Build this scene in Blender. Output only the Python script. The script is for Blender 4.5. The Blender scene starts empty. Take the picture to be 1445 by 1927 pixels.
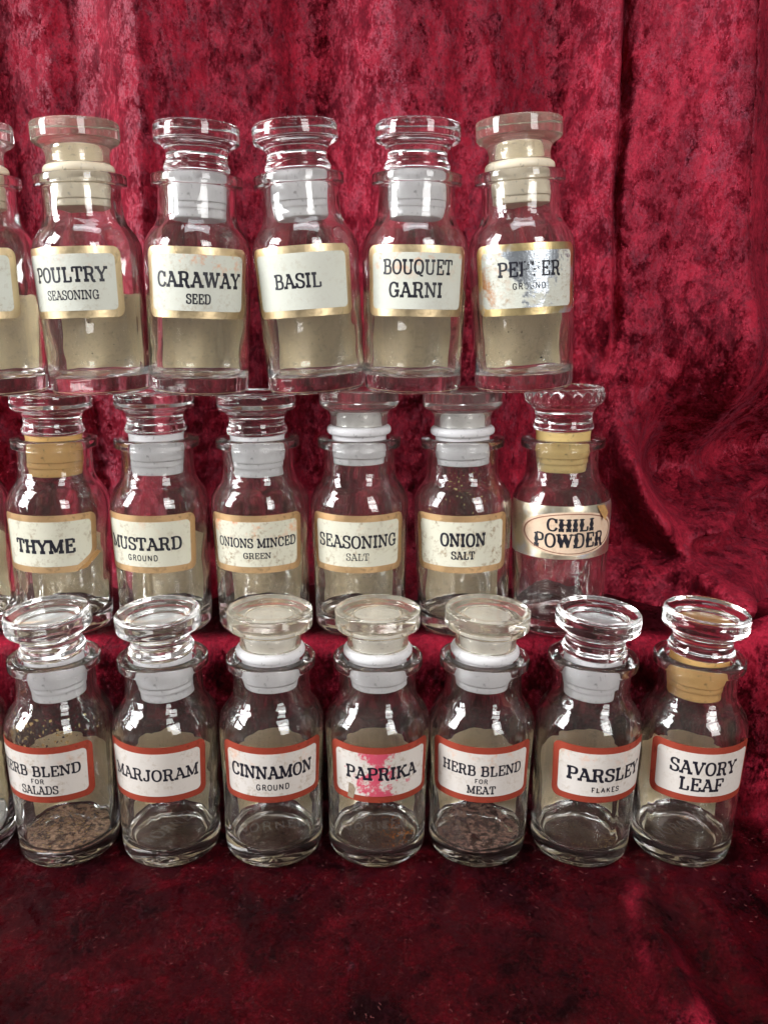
import bpy, math, random
from mathutils import Vector, Matrix, noise
random.seed(7)
S = bpy.context.scene
COL = S.collection
R = math.radians
CM = 0.01

# ------------------------------------------------------------------ camera
CAM_Z = 24.776 * CM
cd = bpy.data.cameras.new('camera')
cam = bpy.data.objects.new('camera', cd); COL.objects.link(cam)
cam.location = (0, 0, CAM_Z)
cam.rotation_euler = (R(90 - 13.7), 0, 0)
cd.sensor_fit = 'VERTICAL'; cd.sensor_height = 24.0
cd.lens = 24.0 * 1628 / 1927
cd.clip_start = 0.01; cd.clip_end = 50
S.camera = cam

# ------------------------------------------------------------------ light
w = bpy.data.worlds.new('World'); S.world = w; w.use_nodes = True
w.node_tree.nodes['Background'].inputs[0].default_value = (1.0, 0.97, 0.95, 1)
w.node_tree.nodes['Background'].inputs[1].default_value = 0.12

CENTRE = Vector((0, 0.41, 0.15))
def area(name, az, elev, dist, sx, sy, power, color, aim=CENTRE, tilt=0):
    d = Vector((math.sin(R(az)) * math.cos(R(elev)), -math.cos(R(az)) * math.cos(R(elev)), math.sin(R(elev))))
    l = bpy.data.lights.new(name, 'AREA'); l.shape = 'RECTANGLE'; l.size = sx; l.size_y = sy
    l.energy = power; l.color = color
    o = bpy.data.objects.new(name, l); COL.objects.link(o)
    o.location = aim + d * dist
    o.rotation_euler = (-d).to_track_quat('-Z', 'Y').to_euler()
    return o
for el_ in (14, 31):          # two panes to each window
    area('window_light', 32, el_, 2.2, 0.66, 0.56, 11.5, (1.0, 0.985, 0.97))
    area('window_light', -72, el_, 2.2, 0.66, 0.56, 27, (0.97, 0.985, 1.0))
area('ceiling_light', 5, 80, 1.7, 1.1, 0.40, 8, (0.92, 0.96, 1.0))

S.view_settings.view_transform = 'Standard'
S.view_settings.look = 'None'
S.view_settings.exposure = 0.38
S.view_settings.gamma = 1.0
S.view_settings.use_curve_mapping = False
S.render.engine = 'CYCLES'
cy = S.cycles
cy.max_bounces = 28; cy.transmission_bounces = 26; cy.glossy_bounces = 12
cy.diffuse_bounces = 4; cy.transparent_max_bounces = 24
cy.caustics_refractive = True; cy.caustics_reflective = False
cy.blur_glossy = 0.3
cy.sample_clamp_indirect = 25.0
try:
    cy.use_denoising = True; cy.denoiser = 'OPENIMAGEDENOISE'
except Exception: pass

# ------------------------------------------------------------------ node helpers
def newmat(name):
    m = bpy.data.materials.new(name); m.use_nodes = True
    return m, m.node_tree.nodes, m.node_tree.links, m.node_tree.nodes['Principled BSDF']
def texco(n, l, out='Object', scale=None, loc=None):
    t = n.new('ShaderNodeTexCoord')
    if scale is None and loc is None: return t.outputs[out]
    mp = n.new('ShaderNodeMapping'); l.new(t.outputs[out], mp.inputs[0])
    if scale: mp.inputs['Scale'].default_value = scale
    if loc: mp.inputs['Location'].default_value = loc
    return mp.outputs[0]
def noise_n(n, l, vec, scale, detail=4, rough=.55, dist=0):
    t = n.new('ShaderNodeTexNoise'); l.new(vec, t.inputs['Vector'])
    t.inputs['Scale'].default_value = scale; t.inputs['Detail'].default_value = detail
    t.inputs['Roughness'].default_value = rough; t.inputs['Distortion'].default_value = dist
    return t
def ramp(n, l, fac, stops):
    r = n.new('ShaderNodeValToRGB'); l.new(fac, r.inputs[0])
    e = r.color_ramp.elements
    while len(e) < len(stops): e.new(0.5)
    for el, (p, c) in zip(e, stops):
        el.position = p; el.color = c if len(c) == 4 else (*c, 1)
    return r.outputs[0]
def mixc(n, l, fac, a, b):
    m = n.new('ShaderNodeMix'); m.data_type = 'RGBA'
    for s, v in ((m.inputs[0], fac), (m.inputs[6], a), (m.inputs[7], b)):
        if hasattr(v, 'links'): l.new(v, s)
        else: s.default_value = v if not isinstance(v, tuple) else ((*v, 1) if len(v) == 3 else v)
    return m.outputs[2]
def vmath(n, l, op, a, b=None, scale=None):
    m = n.new('ShaderNodeVectorMath'); m.operation = op
    for s, v in ((m.inputs[0], a), (m.inputs[1], b)):
        if v is None: continue
        if hasattr(v, 'links'): l.new(v, s)
        else: s.default_value = v
    if scale is not None: m.inputs['Scale'].default_value = scale
    return m.outputs[0]

# ------------------------------------------------------------------ materials
def velvet(name, dark, bright, lay, sheen, k1=1.5, k2=.8, patch=48.0, lit_tone=False, spec=.15, wt=(.31, .28, .25, .16), lo=.37, hi=.62):
    """crushed velvet: the pile lies in patches pointing different ways, so the shading normal is turned patch by patch"""
    m, n, l, p = newmat(name)
    v = texco(n, l, 'Object', scale=(1.25, 1.0, .8))
    a = noise_n(n, l, v, patch, 6, .62, .6)
    b = noise_n(n, l, v, patch * 5.5, 4, .7, .3)
    c = noise_n(n, l, v, 1500, 2, .6)
    g = n.new('ShaderNodeNewGeometry')
    va = vmath(n, l, 'SCALE', vmath(n, l, 'SUBTRACT', a.outputs['Color'], (.5, .5, .5)), scale=k1 * 2.2)
    vb = vmath(n, l, 'SCALE', vmath(n, l, 'SUBTRACT', b.outputs['Color'], (.5, .5, .5)), scale=k2 * 1.6)
    vc = vmath(n, l, 'SCALE', vmath(n, l, 'SUBTRACT', c.outputs['Color'], (.5, .5, .5)), scale=1.1)
    s = vmath(n, l, 'ADD', vmath(n, l, 'ADD', vmath(n, l, 'ADD', g.outputs['Normal'], va), vb), vc)
    s = vmath(n, l, 'ADD', s, lay)
    nn = vmath(n, l, 'NORMALIZE', s)
    big = noise_n(n, l, v, patch * .3, 3, .6, .8)
    def wsum(items):
        acc = None
        for sock, wt in items:
            q = n.new('ShaderNodeMath'); q.operation = 'MULTIPLY_ADD'; l.new(sock, q.inputs[0]); q.inputs[1].default_value = wt
            if acc is None: q.inputs[2].default_value = 0
            else: l.new(acc.outputs[0], q.inputs[2])
            acc = q
        return acc
    fine = noise_n(n, l, texco(n, l, 'Object', scale=(1.0, 1.0, .55)), 800, 3, .75)
    mx = wsum([(o_.outputs['Fac'], w_) for o_, w_ in zip((a, b, big, fine), wt)])
    colr = ramp(n, l, mx.outputs[0], [(lo, dark), ((lo + hi) / 2, tuple((x + y) / 2.7 for x, y in zip(dark, bright))), (hi, bright)])
    if lit_tone:      # light on the step edge, face and fold crests, put into the colour
        at = n.new('ShaderNodeAttribute'); at.attribute_name = 'lit_tone'
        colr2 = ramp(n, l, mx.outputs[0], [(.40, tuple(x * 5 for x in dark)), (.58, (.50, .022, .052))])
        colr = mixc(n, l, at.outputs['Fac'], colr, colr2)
    l.new(colr, p.inputs['Base Color']); l.new(nn, p.inputs['Normal'])
    p.inputs['Roughness'].default_value = .46
    p.inputs['Specular IOR Level'].default_value = spec
    p.inputs['Specular Tint'].default_value = (1, .22, .34, 1)
    p.inputs['Sheen Weight'].default_value = sheen
    p.inputs['Sheen Roughness'].default_value = .38
    p.inputs['Sheen Tint'].default_value = (1, .16, .28, 1)
    return m
M_CURTAIN = velvet('curtain_velvet', (.022, .0012, .0035), (.45, .022, .048), (0, 0, .05), .12, k1=1.5, k2=1.4, patch=100.0, spec=.45)
M_CLOTH = velvet('cloth_velvet', (.0022, .0002, .0004), (.120, .0040, .0085), (0, .30, 0), .015, k1=1.5, k2=1.4, patch=75.0, wt=(.30, .18, .28, .24), lo=.43, hi=.64, lit_tone=True)  # same velvet as the curtain, its shade put into darker colours

def glass(name, tint, dust, ior=1.5, rough=0.0, dustcol=(.62, .47, .40), milk=0.0):
    m, n, l, p = newmat(name)
    p.inputs['Base Color'].default_value = (*tint, 1)
    p.inputs['Transmission Weight'].default_value = 1
    p.inputs['Roughness'].default_value = rough
    p.inputs['IOR'].default_value = ior
    out = n['Material Output']
    d = n.new('ShaderNodeBsdfPrincipled'); d.inputs['Roughness'].default_value = .8
    d.inputs['Base Color'].default_value = (*dustcol, 1)
    v = texco(n, l, 'Object')
    oi = n.new('ShaderNodeObjectInfo')
    ad = n.new('ShaderNodeVectorMath'); ad.operation = 'ADD'; l.new(v, ad.inputs[0])
    cb = n.new('ShaderNodeCombineXYZ'); l.new(oi.outputs['Random'], cb.inputs[0]); l.new(oi.outputs['Random'], cb.inputs[2])
    l.new(cb.outputs[0], ad.inputs[1])
    a = noise_n(n, l, ad.outputs[0], 70, 5, .65)
    s = noise_n(n, l, ad.outputs[0], 900, 2, .5)
    hz = ramp(n, l, a.outputs['Fac'], [(.42, (milk,) * 3), (.80, (dust,) * 3)])
    sp = ramp(n, l, s.outputs['Fac'], [(.72, (0, 0, 0)), (.78, (.35, .35, .35))])
    am = n.new('ShaderNodeMix'); am.data_type = 'RGBA'; am.blend_type = 'ADD'; am.inputs[0].default_value = 1
    l.new(hz, am.inputs[6]); l.new(sp, am.inputs[7])
    mx = n.new('ShaderNodeMixShader'); l.new(am.outputs[2], mx.inputs[0])
    l.new(p.outputs[0], mx.inputs[1]); l.new(d.outputs[0], mx.inputs[2]); l.new(mx.outputs[0], out.inputs[0])
    bp = n.new('ShaderNodeBump'); bp.inputs['Strength'].default_value = .06; bp.inputs['Distance'].default_value = .004
    wv = noise_n(n, l, ad.outputs[0], 90, 1, .4); l.new(wv.outputs['Fac'], bp.inputs['Height']); l.new(bp.outputs[0], p.inputs['Normal'])
    return m
M_GLASS = glass('jar_glass', (.985, .99, .98), .045, milk=.008)
M_LIDGLASS = glass('stopper_glass', (.985, .995, .985), .03)
M_ACRYL = glass('yellowed_acrylic', (.99, .965, .90), .17, ior=1.47, rough=.06, dustcol=(1.0, .92, .70), milk=.06)
M_ACRYL2 = glass('clear_acrylic', (.97, .965, .93), .13, ior=1.47, rough=.05, dustcol=(.92, .88, .80), milk=.05)

def plastic(name, col, transl, clear):
    m, n, l, p = newmat(name)
    v = texco(n, l, 'Object')
    st = noise_n(n, l, v, 420, 5, .6)
    c = ramp(n, l, st.outputs['Fac'], [(.30, tuple(x * .55 for x in col)), (.40, col)])
    l.new(c, p.inputs['Base Color'])
    p.inputs['Roughness'].default_value = .34
    p.inputs['Specular IOR Level'].default_value = .45
    tr = n.new('ShaderNodeBsdfTranslucent'); l.new(c, tr.inputs[0])
    tp = n.new('ShaderNodeBsdfTransparent'); tp.inputs[0].default_value = (*col, 1)
    m1 = n.new('ShaderNodeMixShader'); m1.inputs[0].default_value = transl
    m2 = n.new('ShaderNodeMixShader'); m2.inputs[0].default_value = clear
    l.new(p.outputs[0], m1.inputs[1]); l.new(tr.outputs[0], m1.inputs[2])
    l.new(m1.outputs[0], m2.inputs[1]); l.new(tp.outputs[0], m2.inputs[2])
    l.new(m2.outputs[0], n['Material Output'].inputs[0])
    return m
M_WHITE = plastic('milky_plastic', (.96, .95, .96), .20, .08)
M_CREAM = plastic('cream_plastic', (.97, .86, .66), .14, .02)
M_AMBER = plastic('amber_plastic', (.95, .62, .24), .28, .08)
M_HONEY = plastic('honey_plastic', (.96, .72, .30), .25, .06)

def foil(name, col, rough, silver=0.0, metal=.95):
    m, n, l, p = newmat(name)
    v = texco(n, l, 'Object')
    a = noise_n(n, l, v, 220, 4, .6)
    c = ramp(n, l, a.outputs['Fac'], [(.28, tuple(x * .62 for x in col)), (.42, col), (.74, col), (.80, (.75, .38, .16))])
    if silver:
        b = noise_n(n, l, v, 55, 5, .6)
        c = mixc(n, l, ramp(n, l, b.outputs['Fac'], [(.42, (0, 0, 0)), (.52, (1, 1, 1))]), (.82, .84, .87), c)
    l.new(c, p.inputs['Base Color']); p.inputs['Metallic'].default_value = metal
    rr = ramp(n, l, a.outputs['Fac'], [(.3, (rough * 1.5,) * 3), (.6, (rough,) * 3)])
    l.new(rr, p.inputs['Roughness'])
    bp = n.new('ShaderNodeBump'); bp.inputs['Strength'].default_value = .25; bp.inputs['Distance'].default_value = .0006
    l.new(a.outputs['Fac'], bp.inputs['Height']); l.new(bp.outputs[0], p.inputs['Normal'])
    return m
M_GOLD = foil('gold_foil', (.76, .60, .36), .36)
M_COPPER = foil('copper_gold_foil', (.66, .43, .22), .42, metal=.8)
M_REDCAST = foil('foil_red_reflection', (.50, .082, .045), .42, metal=.5)  # label foil with the red reflection of the cloth put into its colour
M_BAND = foil('silver_band_foil', (.84, .76, .58), .30, silver=1)
M_SILVERGOLD = foil('worn_gold_foil', (.85, .66, .33), .30, silver=1)

def paper(name, col, seed, stain=.5, orange=0.0, special=None):
    m, n, l, p = newmat(name)
    v = texco(n, l, 'Object', loc=(seed * 1.37, seed * .71, seed * .33))
    a = noise_n(n, l, v, 130, 6, .7)
    b = noise_n(n, l, v, 520, 4, .65)
    c = noise_n(n, l, v, 60, 5, .6)
    d = noise_n(n, l, v, 1300, 2, .5)
    base = mixc(n, l, ramp(n, l, c.outputs['Fac'], [(.35, (0, 0, 0)), (.75, (.5, .5, .5))]), col, tuple(x * y for x, y in zip(col, (.93, .91, .85))))
    # scuffs: grey-brown smears where two noises overlap
    mu = n.new('ShaderNodeMath'); mu.operation = 'MULTIPLY'
    l.new(ramp(n, l, a.outputs['Fac'], [(.48, (0, 0, 0)), (.66, (1, 1, 1))]), mu.inputs[0])
    l.new(ramp(n, l, b.outputs['Fac'], [(.46, (0, 0, 0)), (.62, (stain, stain, stain))]), mu.inputs[1])
    base = mixc(n, l, mu.outputs[0], base, (.36, .26, .15))
    base = mixc(n, l, ramp(n, l, d.outputs['Fac'], [(.74, (0, 0, 0)), (.78, (.7, .7, .7))]), base, (.16, .09, .04))
    if orange:
        o = noise_n(n, l, v, 170, 5, .7)
        z = n.new('ShaderNodeSeparateXYZ'); t = n.new('ShaderNodeTexCoord'); l.new(t.outputs['Object'], z.inputs[0])
        mr = n.new('ShaderNodeMapRange'); l.new(z.outputs[2], mr.inputs[0])
        mr.inputs[1].default_value = .048; mr.inputs[2].default_value = .058
        m3 = n.new('ShaderNodeMath'); m3.operation = 'MULTIPLY'; l.new(mr.outputs[0], m3.inputs[0])
        l.new(ramp(n, l, o.outputs['Fac'], [(.53, (0, 0, 0)), (.66, (orange, orange, orange))]), m3.inputs[1])
        base = mixc(n, l, m3.outputs[0], base, (.80, .27, .06))
    met = None
    if special == 'pink':        # printed face rubbed away to raw pink stock, left of centre
        t = n.new('ShaderNodeTexCoord'); z = n.new('ShaderNodeSeparateXYZ'); l.new(t.outputs['Object'], z.inputs[0])
        ax = n.new('ShaderNodeMath'); ax.operation = 'ADD'; l.new(z.outputs[0], ax.inputs[0]); ax.inputs[1].default_value = -.000
        ab = n.new('ShaderNodeMath'); ab.operation = 'ABSOLUTE'; l.new(ax.outputs[0], ab.inputs[0])
        mr = n.new('ShaderNodeMapRange'); l.new(ab.outputs[0], mr.inputs[0])
        mr.inputs[1].default_value = .004; mr.inputs[2].default_value = .017; mr.inputs[1].default_value = .002; mr.inputs[2].default_value = .021; mr.inputs[3].default_value = .15; mr.inputs[4].default_value = -.15
        o = noise_n(n, l, v, 150, 8, .78)
        s = n.new('ShaderNodeMath'); s.operation = 'ADD'; l.new(o.outputs['Fac'], s.inputs[0]); l.new(mr.outputs[0], s.inputs[1])
        base = mixc(n, l, ramp(n, l, s.outputs[0], [(.56, (0, 0, 0)), (.63, (1, 1, 1))]), base, (.64, .085, .14))
    if special == 'silver':      # paper face worn through to bare silver foil at the upper middle
        t = n.new('ShaderNodeTexCoord'); z = n.new('ShaderNodeSeparateXYZ'); l.new(t.outputs['Object'], z.inputs[0])
        dx = n.new('ShaderNodeMapRange'); l.new(z.outputs[0], dx.inputs[0])
        ab = n.new('ShaderNodeMath'); ab.operation = 'ABSOLUTE'
        sx = n.new('ShaderNodeMath'); sx.operation = 'SUBTRACT'; l.new(z.outputs[0], sx.inputs[0]); sx.inputs[1].default_value = .002
        l.new(sx.outputs[0], ab.inputs[0])
        mr = n.new('ShaderNodeMapRange'); l.new(ab.outputs[0], mr.inputs[0]); mr.inputs[1].default_value = .003; mr.inputs[2].default_value = .014
        mr.inputs[3].default_value = .26; mr.inputs[4].default_value = -.16
        mz = n.new('ShaderNodeMapRange'); l.new(z.outputs[2], mz.inputs[0]); mz.inputs[1].default_value = .042; mz.inputs[2].default_value = .058
        mz.inputs[3].default_value = -.14; mz.inputs[4].default_value = .22
        s1 = n.new('ShaderNodeMath'); s1.operation = 'ADD'; l.new(mr.outputs[0], s1.inputs[0]); l.new(mz.outputs[0], s1.inputs[1])
        o = noise_n(n, l, v, 300, 6, .7)
        s = n.new('ShaderNodeMath'); s.operation = 'ADD'; l.new(o.outputs['Fac'], s.inputs[0]); l.new(s1.outputs[0], s.inputs[1])
        met = ramp(n, l, s.outputs[0], [(.56, (0, 0, 0)), (.66, (1, 1, 1))])
        lx = n.new('ShaderNodeMapRange'); l.new(z.outputs[0], lx.inputs[0]); lx.inputs[1].default_value = -.006; lx.inputs[2].default_value = -.018
        o2 = noise_n(n, l, v, 120, 6, .7)
        m5 = n.new('ShaderNodeMath'); m5.operation = 'MULTIPLY'; l.new(lx.outputs[0], m5.inputs[0])
        l.new(ramp(n, l, o2.outputs['Fac'], [(.5, (0, 0, 0)), (.62, (1, 1, 1))]), m5.inputs[1])
        base = mixc(n, l, m5.outputs[0], base, (.55, .24, .09))
        base = mixc(n, l, met, base, (.62, .67, .72))
        l.new(met, p.inputs['Metallic'])
    l.new(base, p.inputs['Base Color'])
    p.inputs['Roughness'].default_value = .55 if met is None else .34
    bp = n.new('ShaderNodeBump'); bp.inputs['Strength'].default_value = .25 if met is None else .6; bp.inputs['Distance'].default_value = .0004
    l.new(b.outputs['Fac'], bp.inputs['Height']); l.new(bp.outputs[0], p.inputs['Normal'])
    return m
def simple(name, col, rough=.6, metal=0):
    m, n, l, p = newmat(name); p.inputs['Base Color'].default_value = (*col, 1)
    p.inputs['Roughness'].default_value = rough; p.inputs['Metallic'].default_value = metal
    v = texco(n, l, 'Object'); a = noise_n(n, l, v, 700, 4, .6)
    c = ramp(n, l, a.outputs['Fac'], [(.3, tuple(x * .7 for x in col)), (.55, col)]); l.new(c, p.inputs['Base Color'])
    return m
M_INK = simple('black_ink', (.012, .012, .022), .45)
M_TAN = paper('tan_label_back', (.99, .80, .50), 3.1, .35)
M_TORN = simple('raw_brown_paper', (.42, .22, .07), .7)
M_BEADS, _n, _l, _p = newmat('raised_glass')
_p.inputs['Base Color'].default_value = (.8, .74, .7, 1); _p.inputs['Roughness'].default_value = .25
_t = _n.new('ShaderNodeBsdfTransparent'); _m = _n.new('ShaderNodeMixShader'); _m.inputs[0].default_value = .22
_l.new(_t.outputs[0], _m.inputs[1]); _l.new(_p.outputs[0], _m.inputs[2]); _l.new(_m.outputs[0], _n['Material Output'].inputs[0])

def crumbs(name, c1, c2, scale=900, bump=.7, thin=None):
    m, n, l, p = newmat(name)
    v = texco(n, l, 'Object'); a = noise_n(n, l, v, scale, 5, .7); b = noise_n(n, l, v, scale / 7, 3, .6)
    c = mixc(n, l, ramp(n, l, b.outputs['Fac'], [(.4, (0, 0, 0)), (.7, (.7, .7, .7))]), ramp(n, l, a.outputs['Fac'], [(.42, c1), (.58, c2)]), c1)
    l.new(c, p.inputs['Base Color']); p.inputs['Roughness'].default_value = .9
    bp = n.new('ShaderNodeBump'); bp.inputs['Strength'].default_value = bump; bp.inputs['Distance'].default_value = .001
    l.new(a.outputs['Fac'], bp.inputs['Height']); l.new(bp.outputs[0], p.inputs['Normal'])
    if thin:      # thin enough in places to show the glass floor
        c_ = noise_n(n, l, v, 260, 6, .75)
        l.new(ramp(n, l, c_.outputs['Fac'], [(thin - .07, (0, 0, 0)), (thin + .07, (1, 1, 1))]), p.inputs['Alpha'])
    return m
M_HERB = crumbs('brown_herb_powder', (.36, .21, .14), (.80, .54, .38), 620, thin=.47)
M_DUST = crumbs('purple_brown_dust', (.34, .19, .15), (.62, .40, .32), 900, thin=.50)
M_SALT = crumbs('white_salt', (.55, .53, .5), (.8, .79, .77), 1500)
M_FLAKE = simple('dried_herb', (.62, .40, .16), .8)
M_DARKFLAKE = simple('dark_herb', (.05, .035, .03), .8)
M_ORANGE = simple('paprika_powder', (.55, .16, .02), .8)
M_LINT = simple('pale_lint', (.34, .09, .09), .8)

# ------------------------------------------------------------------ mesh helpers
def mesh_obj(name, verts, faces, mat, parent=None, smooth=True):
    me = bpy.data.meshes.new(name); me.from_pydata([tuple(v) for v in verts], [], faces); me.update()
    if smooth: me.polygons.foreach_set('use_smooth', [True] * len(me.polygons))
    me.materials.append(mat)
    o = bpy.data.objects.new(name, me); COL.objects.link(o)
    if parent: o.parent = parent
    return o
def use_mesh(name, me, parent):
    o = bpy.data.objects.new(name, me); COL.objects.link(o); o.parent = parent
    return o
def catmull(pts, sub=5):
    out = []
    n = len(pts)
    for i in range(n - 1):
        p0 = pts[max(i - 1, 0)]; p1 = pts[i]; p2 = pts[i + 1]; p3 = pts[min(i + 2, n - 1)]
        for k in range(sub):
            t = k / sub
            out.append(tuple(.5 * ((2 * b) + (c - a) * t + (2 * a - 5 * b + 4 * c - d) * t * t + (3 * b - a - 3 * c + d) * t ** 3)
                             for a, b, c, d in zip(p0, p1, p2, p3)))
    out.append(pts[-1])
    return out
def lathe(name, prof, mat, seg=96, sub=4, wob=None):
    """prof in cm, (r, z) from bottom axis round to top axis"""
    pr = catmull(prof, sub)
    verts, faces = [], []
    pr = [(max(r, 0), z) for r, z in pr]
    rings = []
    for i, (r, z) in enumerate(pr):
        if r < 1e-4 and (i == 0 or i == len(pr) - 1):
            rings.append([len(verts)]); verts.append((0, 0, z * CM)); continue
        ring = []
        for k in range(seg):
            a = 2 * math.pi * k / seg
            rr, zz = r, z
            if wob: rr, zz = wob(r, z, a, i / len(pr))
            ring.append(len(verts)); verts.append((rr * math.cos(a) * CM, rr * math.sin(a) * CM, zz * CM))
        rings.append(ring)
    for A, B in zip(rings, rings[1:]):
        for k in range(seg):
            k2 = (k + 1) % seg
            if len(A) == 1: faces.append((A[0], B[k2], B[k]))
            elif len(B) == 1: faces.append((A[k], A[k2], B[0]))
            else: faces.append((A[k], A[k2], B[k2], B[k]))
    me = bpy.data.meshes.new(name); me.from_pydata(verts, [], faces); me.update()
    me.polygons.foreach_set('use_smooth', [True] * len(me.polygons)); me.materials.append(mat)
    return me

# ------------------------------------------------------------------ jar profile (cm)
OUT = [(0, .16), (.9, .15), (1.6, .10), (1.86, .01), (1.98, .0), (2.10, .05), (2.20, .20), (2.235, .42), (2.245, .60), (2.26, 1.2), (2.29, 2.6), (2.34, 4.6),
       (2.375, 5.7), (2.378, 6.15), (2.35, 6.45), (2.24, 6.78), (2.06, 7.07), (1.88, 7.32), (1.765, 7.6), (1.72, 7.9), (1.705, 8.3), (1.70, 8.8), (1.72, 8.96)]
FL = [(1.82, 8.97), (1.94, 9.00), (1.99, 9.07), (1.99, 9.36), (1.95, 9.42), (1.85, 9.45), (1.62, 9.46), (1.50, 9.43), (1.45, 9.32)]
INN = [(1.43, 9.0), (1.425, 8.3), (1.44, 7.9), (1.51, 7.6), (1.66, 7.3), (1.87, 7.0), (2.04, 6.68), (2.13, 6.35), (2.16, 6.0), (2.155, 5.4), (2.10, 4.0),
       (2.05, 2.4), (2.03, 1.5), (2.01, 1.10), (1.95, .88), (1.80, .76), (1.5, .71), (.8, .69), (0, .69)]
_oprof = catmull(OUT, 4)
def rad(z):
    best = 2.3
    for (r1, z1), (r2, z2) in zip(_oprof, _oprof[1:]):
        if z1 > .3 and z1 <= z <= z2: return r1 + (r2 - r1) * (z - z1) / max(z2 - z1, 1e-6)
    return best
def jar_mesh(seed):
    def wob(r, z, a, f):
        ca, sa = math.cos(a), math.sin(a)
        if f > .56:      # moulded inner wall: uneven
            q = noise.noise(Vector((ca * 1.3 + seed * 9, sa * 1.3, z * .55))) * .045 + noise.noise(Vector((ca * 3, sa * 3 + seed * 5, z * 1.1))) * .016
            if z > 8.6: q *= .2
            zz = z + (noise.noise(Vector((ca * 1.6 + seed * 4, sa * 1.6, r))) * .035 if z < 1.2 else 0)
            return r + q * min(1, r), zz
        q = noise.noise(Vector((ca * 1.2, sa * 1.2 + seed * 3, z * .5))) * .012
        if .3 < z < 8.8 and abs((a - 1.1 + math.pi / 2) % math.pi - math.pi / 2) < .03: q += .016      # mould seam
        return r + q * min(1, r / 2), z
    return lathe('glass_bottle', OUT + FL + INN, M_GLASS, 112, 4, wob)
JARS = [jar_mesh(s) for s in range(4)]

def stopper_meshes():
    g = lathe('stopper', [(0, 9.56), (.9, 9.56), (1.30, 9.57), (1.41, 9.62), (1.45, 9.72), (1.43, 9.84), (1.36, 9.98), (1.31, 10.18), (1.35, 10.42), (1.50, 10.62), (1.72, 10.72),
                          (1.835, 10.80), (1.87, 10.92), (1.872, 11.15), (1.868, 11.34), (1.84, 11.46), (1.76, 11.54), (1.66, 11.56), (1.54, 11.545), (1.30, 11.50), (.8, 11.45), (0, 11.43)], M_LIDGLASS, 96, 4)
    def bead(r, z, a, f):
        if r > 1.6 and z > 10.75: r += .028 * math.cos(a * 24) * math.cos((z - 11.15) * 6) * min(1, (r - 1.6) * 6)
        return r, z
    gb = lathe('stopper', [(0, 9.56), (.9, 9.56), (1.28, 9.57), (1.40, 9.64), (1.43, 9.76), (1.38, 9.9), (1.33, 10.15), (1.38, 10.45), (1.55, 10.68), (1.74, 10.84),
                           (1.83, 10.98), (1.86, 11.2), (1.84, 11.42), (1.76, 11.56), (1.64, 11.60), (1.4, 11.5), (.8, 11.4), (0, 11.36)], M_LIDGLASS, 176, 4, bead)
    def acr(m):
        return lathe('stopper', [(0, 10.84), (.9, 10.84), (1.08, 10.80), (1.11, 10.70), (1.12, 10.0), (1.13, 9.92), (1.20, 9.90), (1.31, 9.91), (1.36, 9.95), (1.35, 10.1), (1.35, 10.25), (1.40, 10.46), (1.52, 10.62),
                             (1.74, 10.74), (1.85, 10.84), (1.875, 10.95), (1.875, 11.45), (1.86, 11.56), (1.80, 11.60), (1.64, 11.61), (1.54, 11.60), (1.40, 11.58), (1.2, 11.565), (1.0, 11.56), (.5, 11.555), (0, 11.555)], m, 96, 4)
    def cup(m):
        return lathe('plastic_sleeve', [(0, 7.62), (.9, 7.62), (1.12, 7.63), (1.18, 7.70), (1.20, 8.0), (1.23, 8.05), (1.235, 8.3), (1.26, 8.34), (1.275, 8.9), (1.28, 9.3), (1.29, 9.40), (1.30, 9.50), (1.28, 9.54), (1.20, 9.545), (0, 9.545)], m, 72, 3)
    def cup2(m):
        return lathe('plastic_sleeve', [(0, 8.10), (1.1, 8.10), (1.24, 8.12), (1.255, 8.2), (1.26, 8.42), (1.285, 8.46), (1.29, 9.2), (1.31, 9.44), (1.42, 9.475), (1.51, 9.55), (1.53, 9.70), (1.47, 9.83), (1.34, 9.885), (1.10, 9.89), (1.07, 9.93), (1.06, 10.3), (1.06, 10.72), (1.02, 10.78), (.5, 10.79), (0, 10.79)], m, 72, 3)
    return g, gb, acr(M_ACRYL), acr(M_ACRYL2), cup, cup2
ST_GLASS, ST_BEAD, ST_ACR, ST_ACR2, cup, cup2 = stopper_meshes()
CUPS = {k: cup(m) for k, m in (('white', M_WHITE), ('amber', M_AMBER), ('honey', M_HONEY))}
CUPS2 = {k: cup2(m) for k, m in (('white', M_WHITE), ('cream', M_CREAM))}

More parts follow.
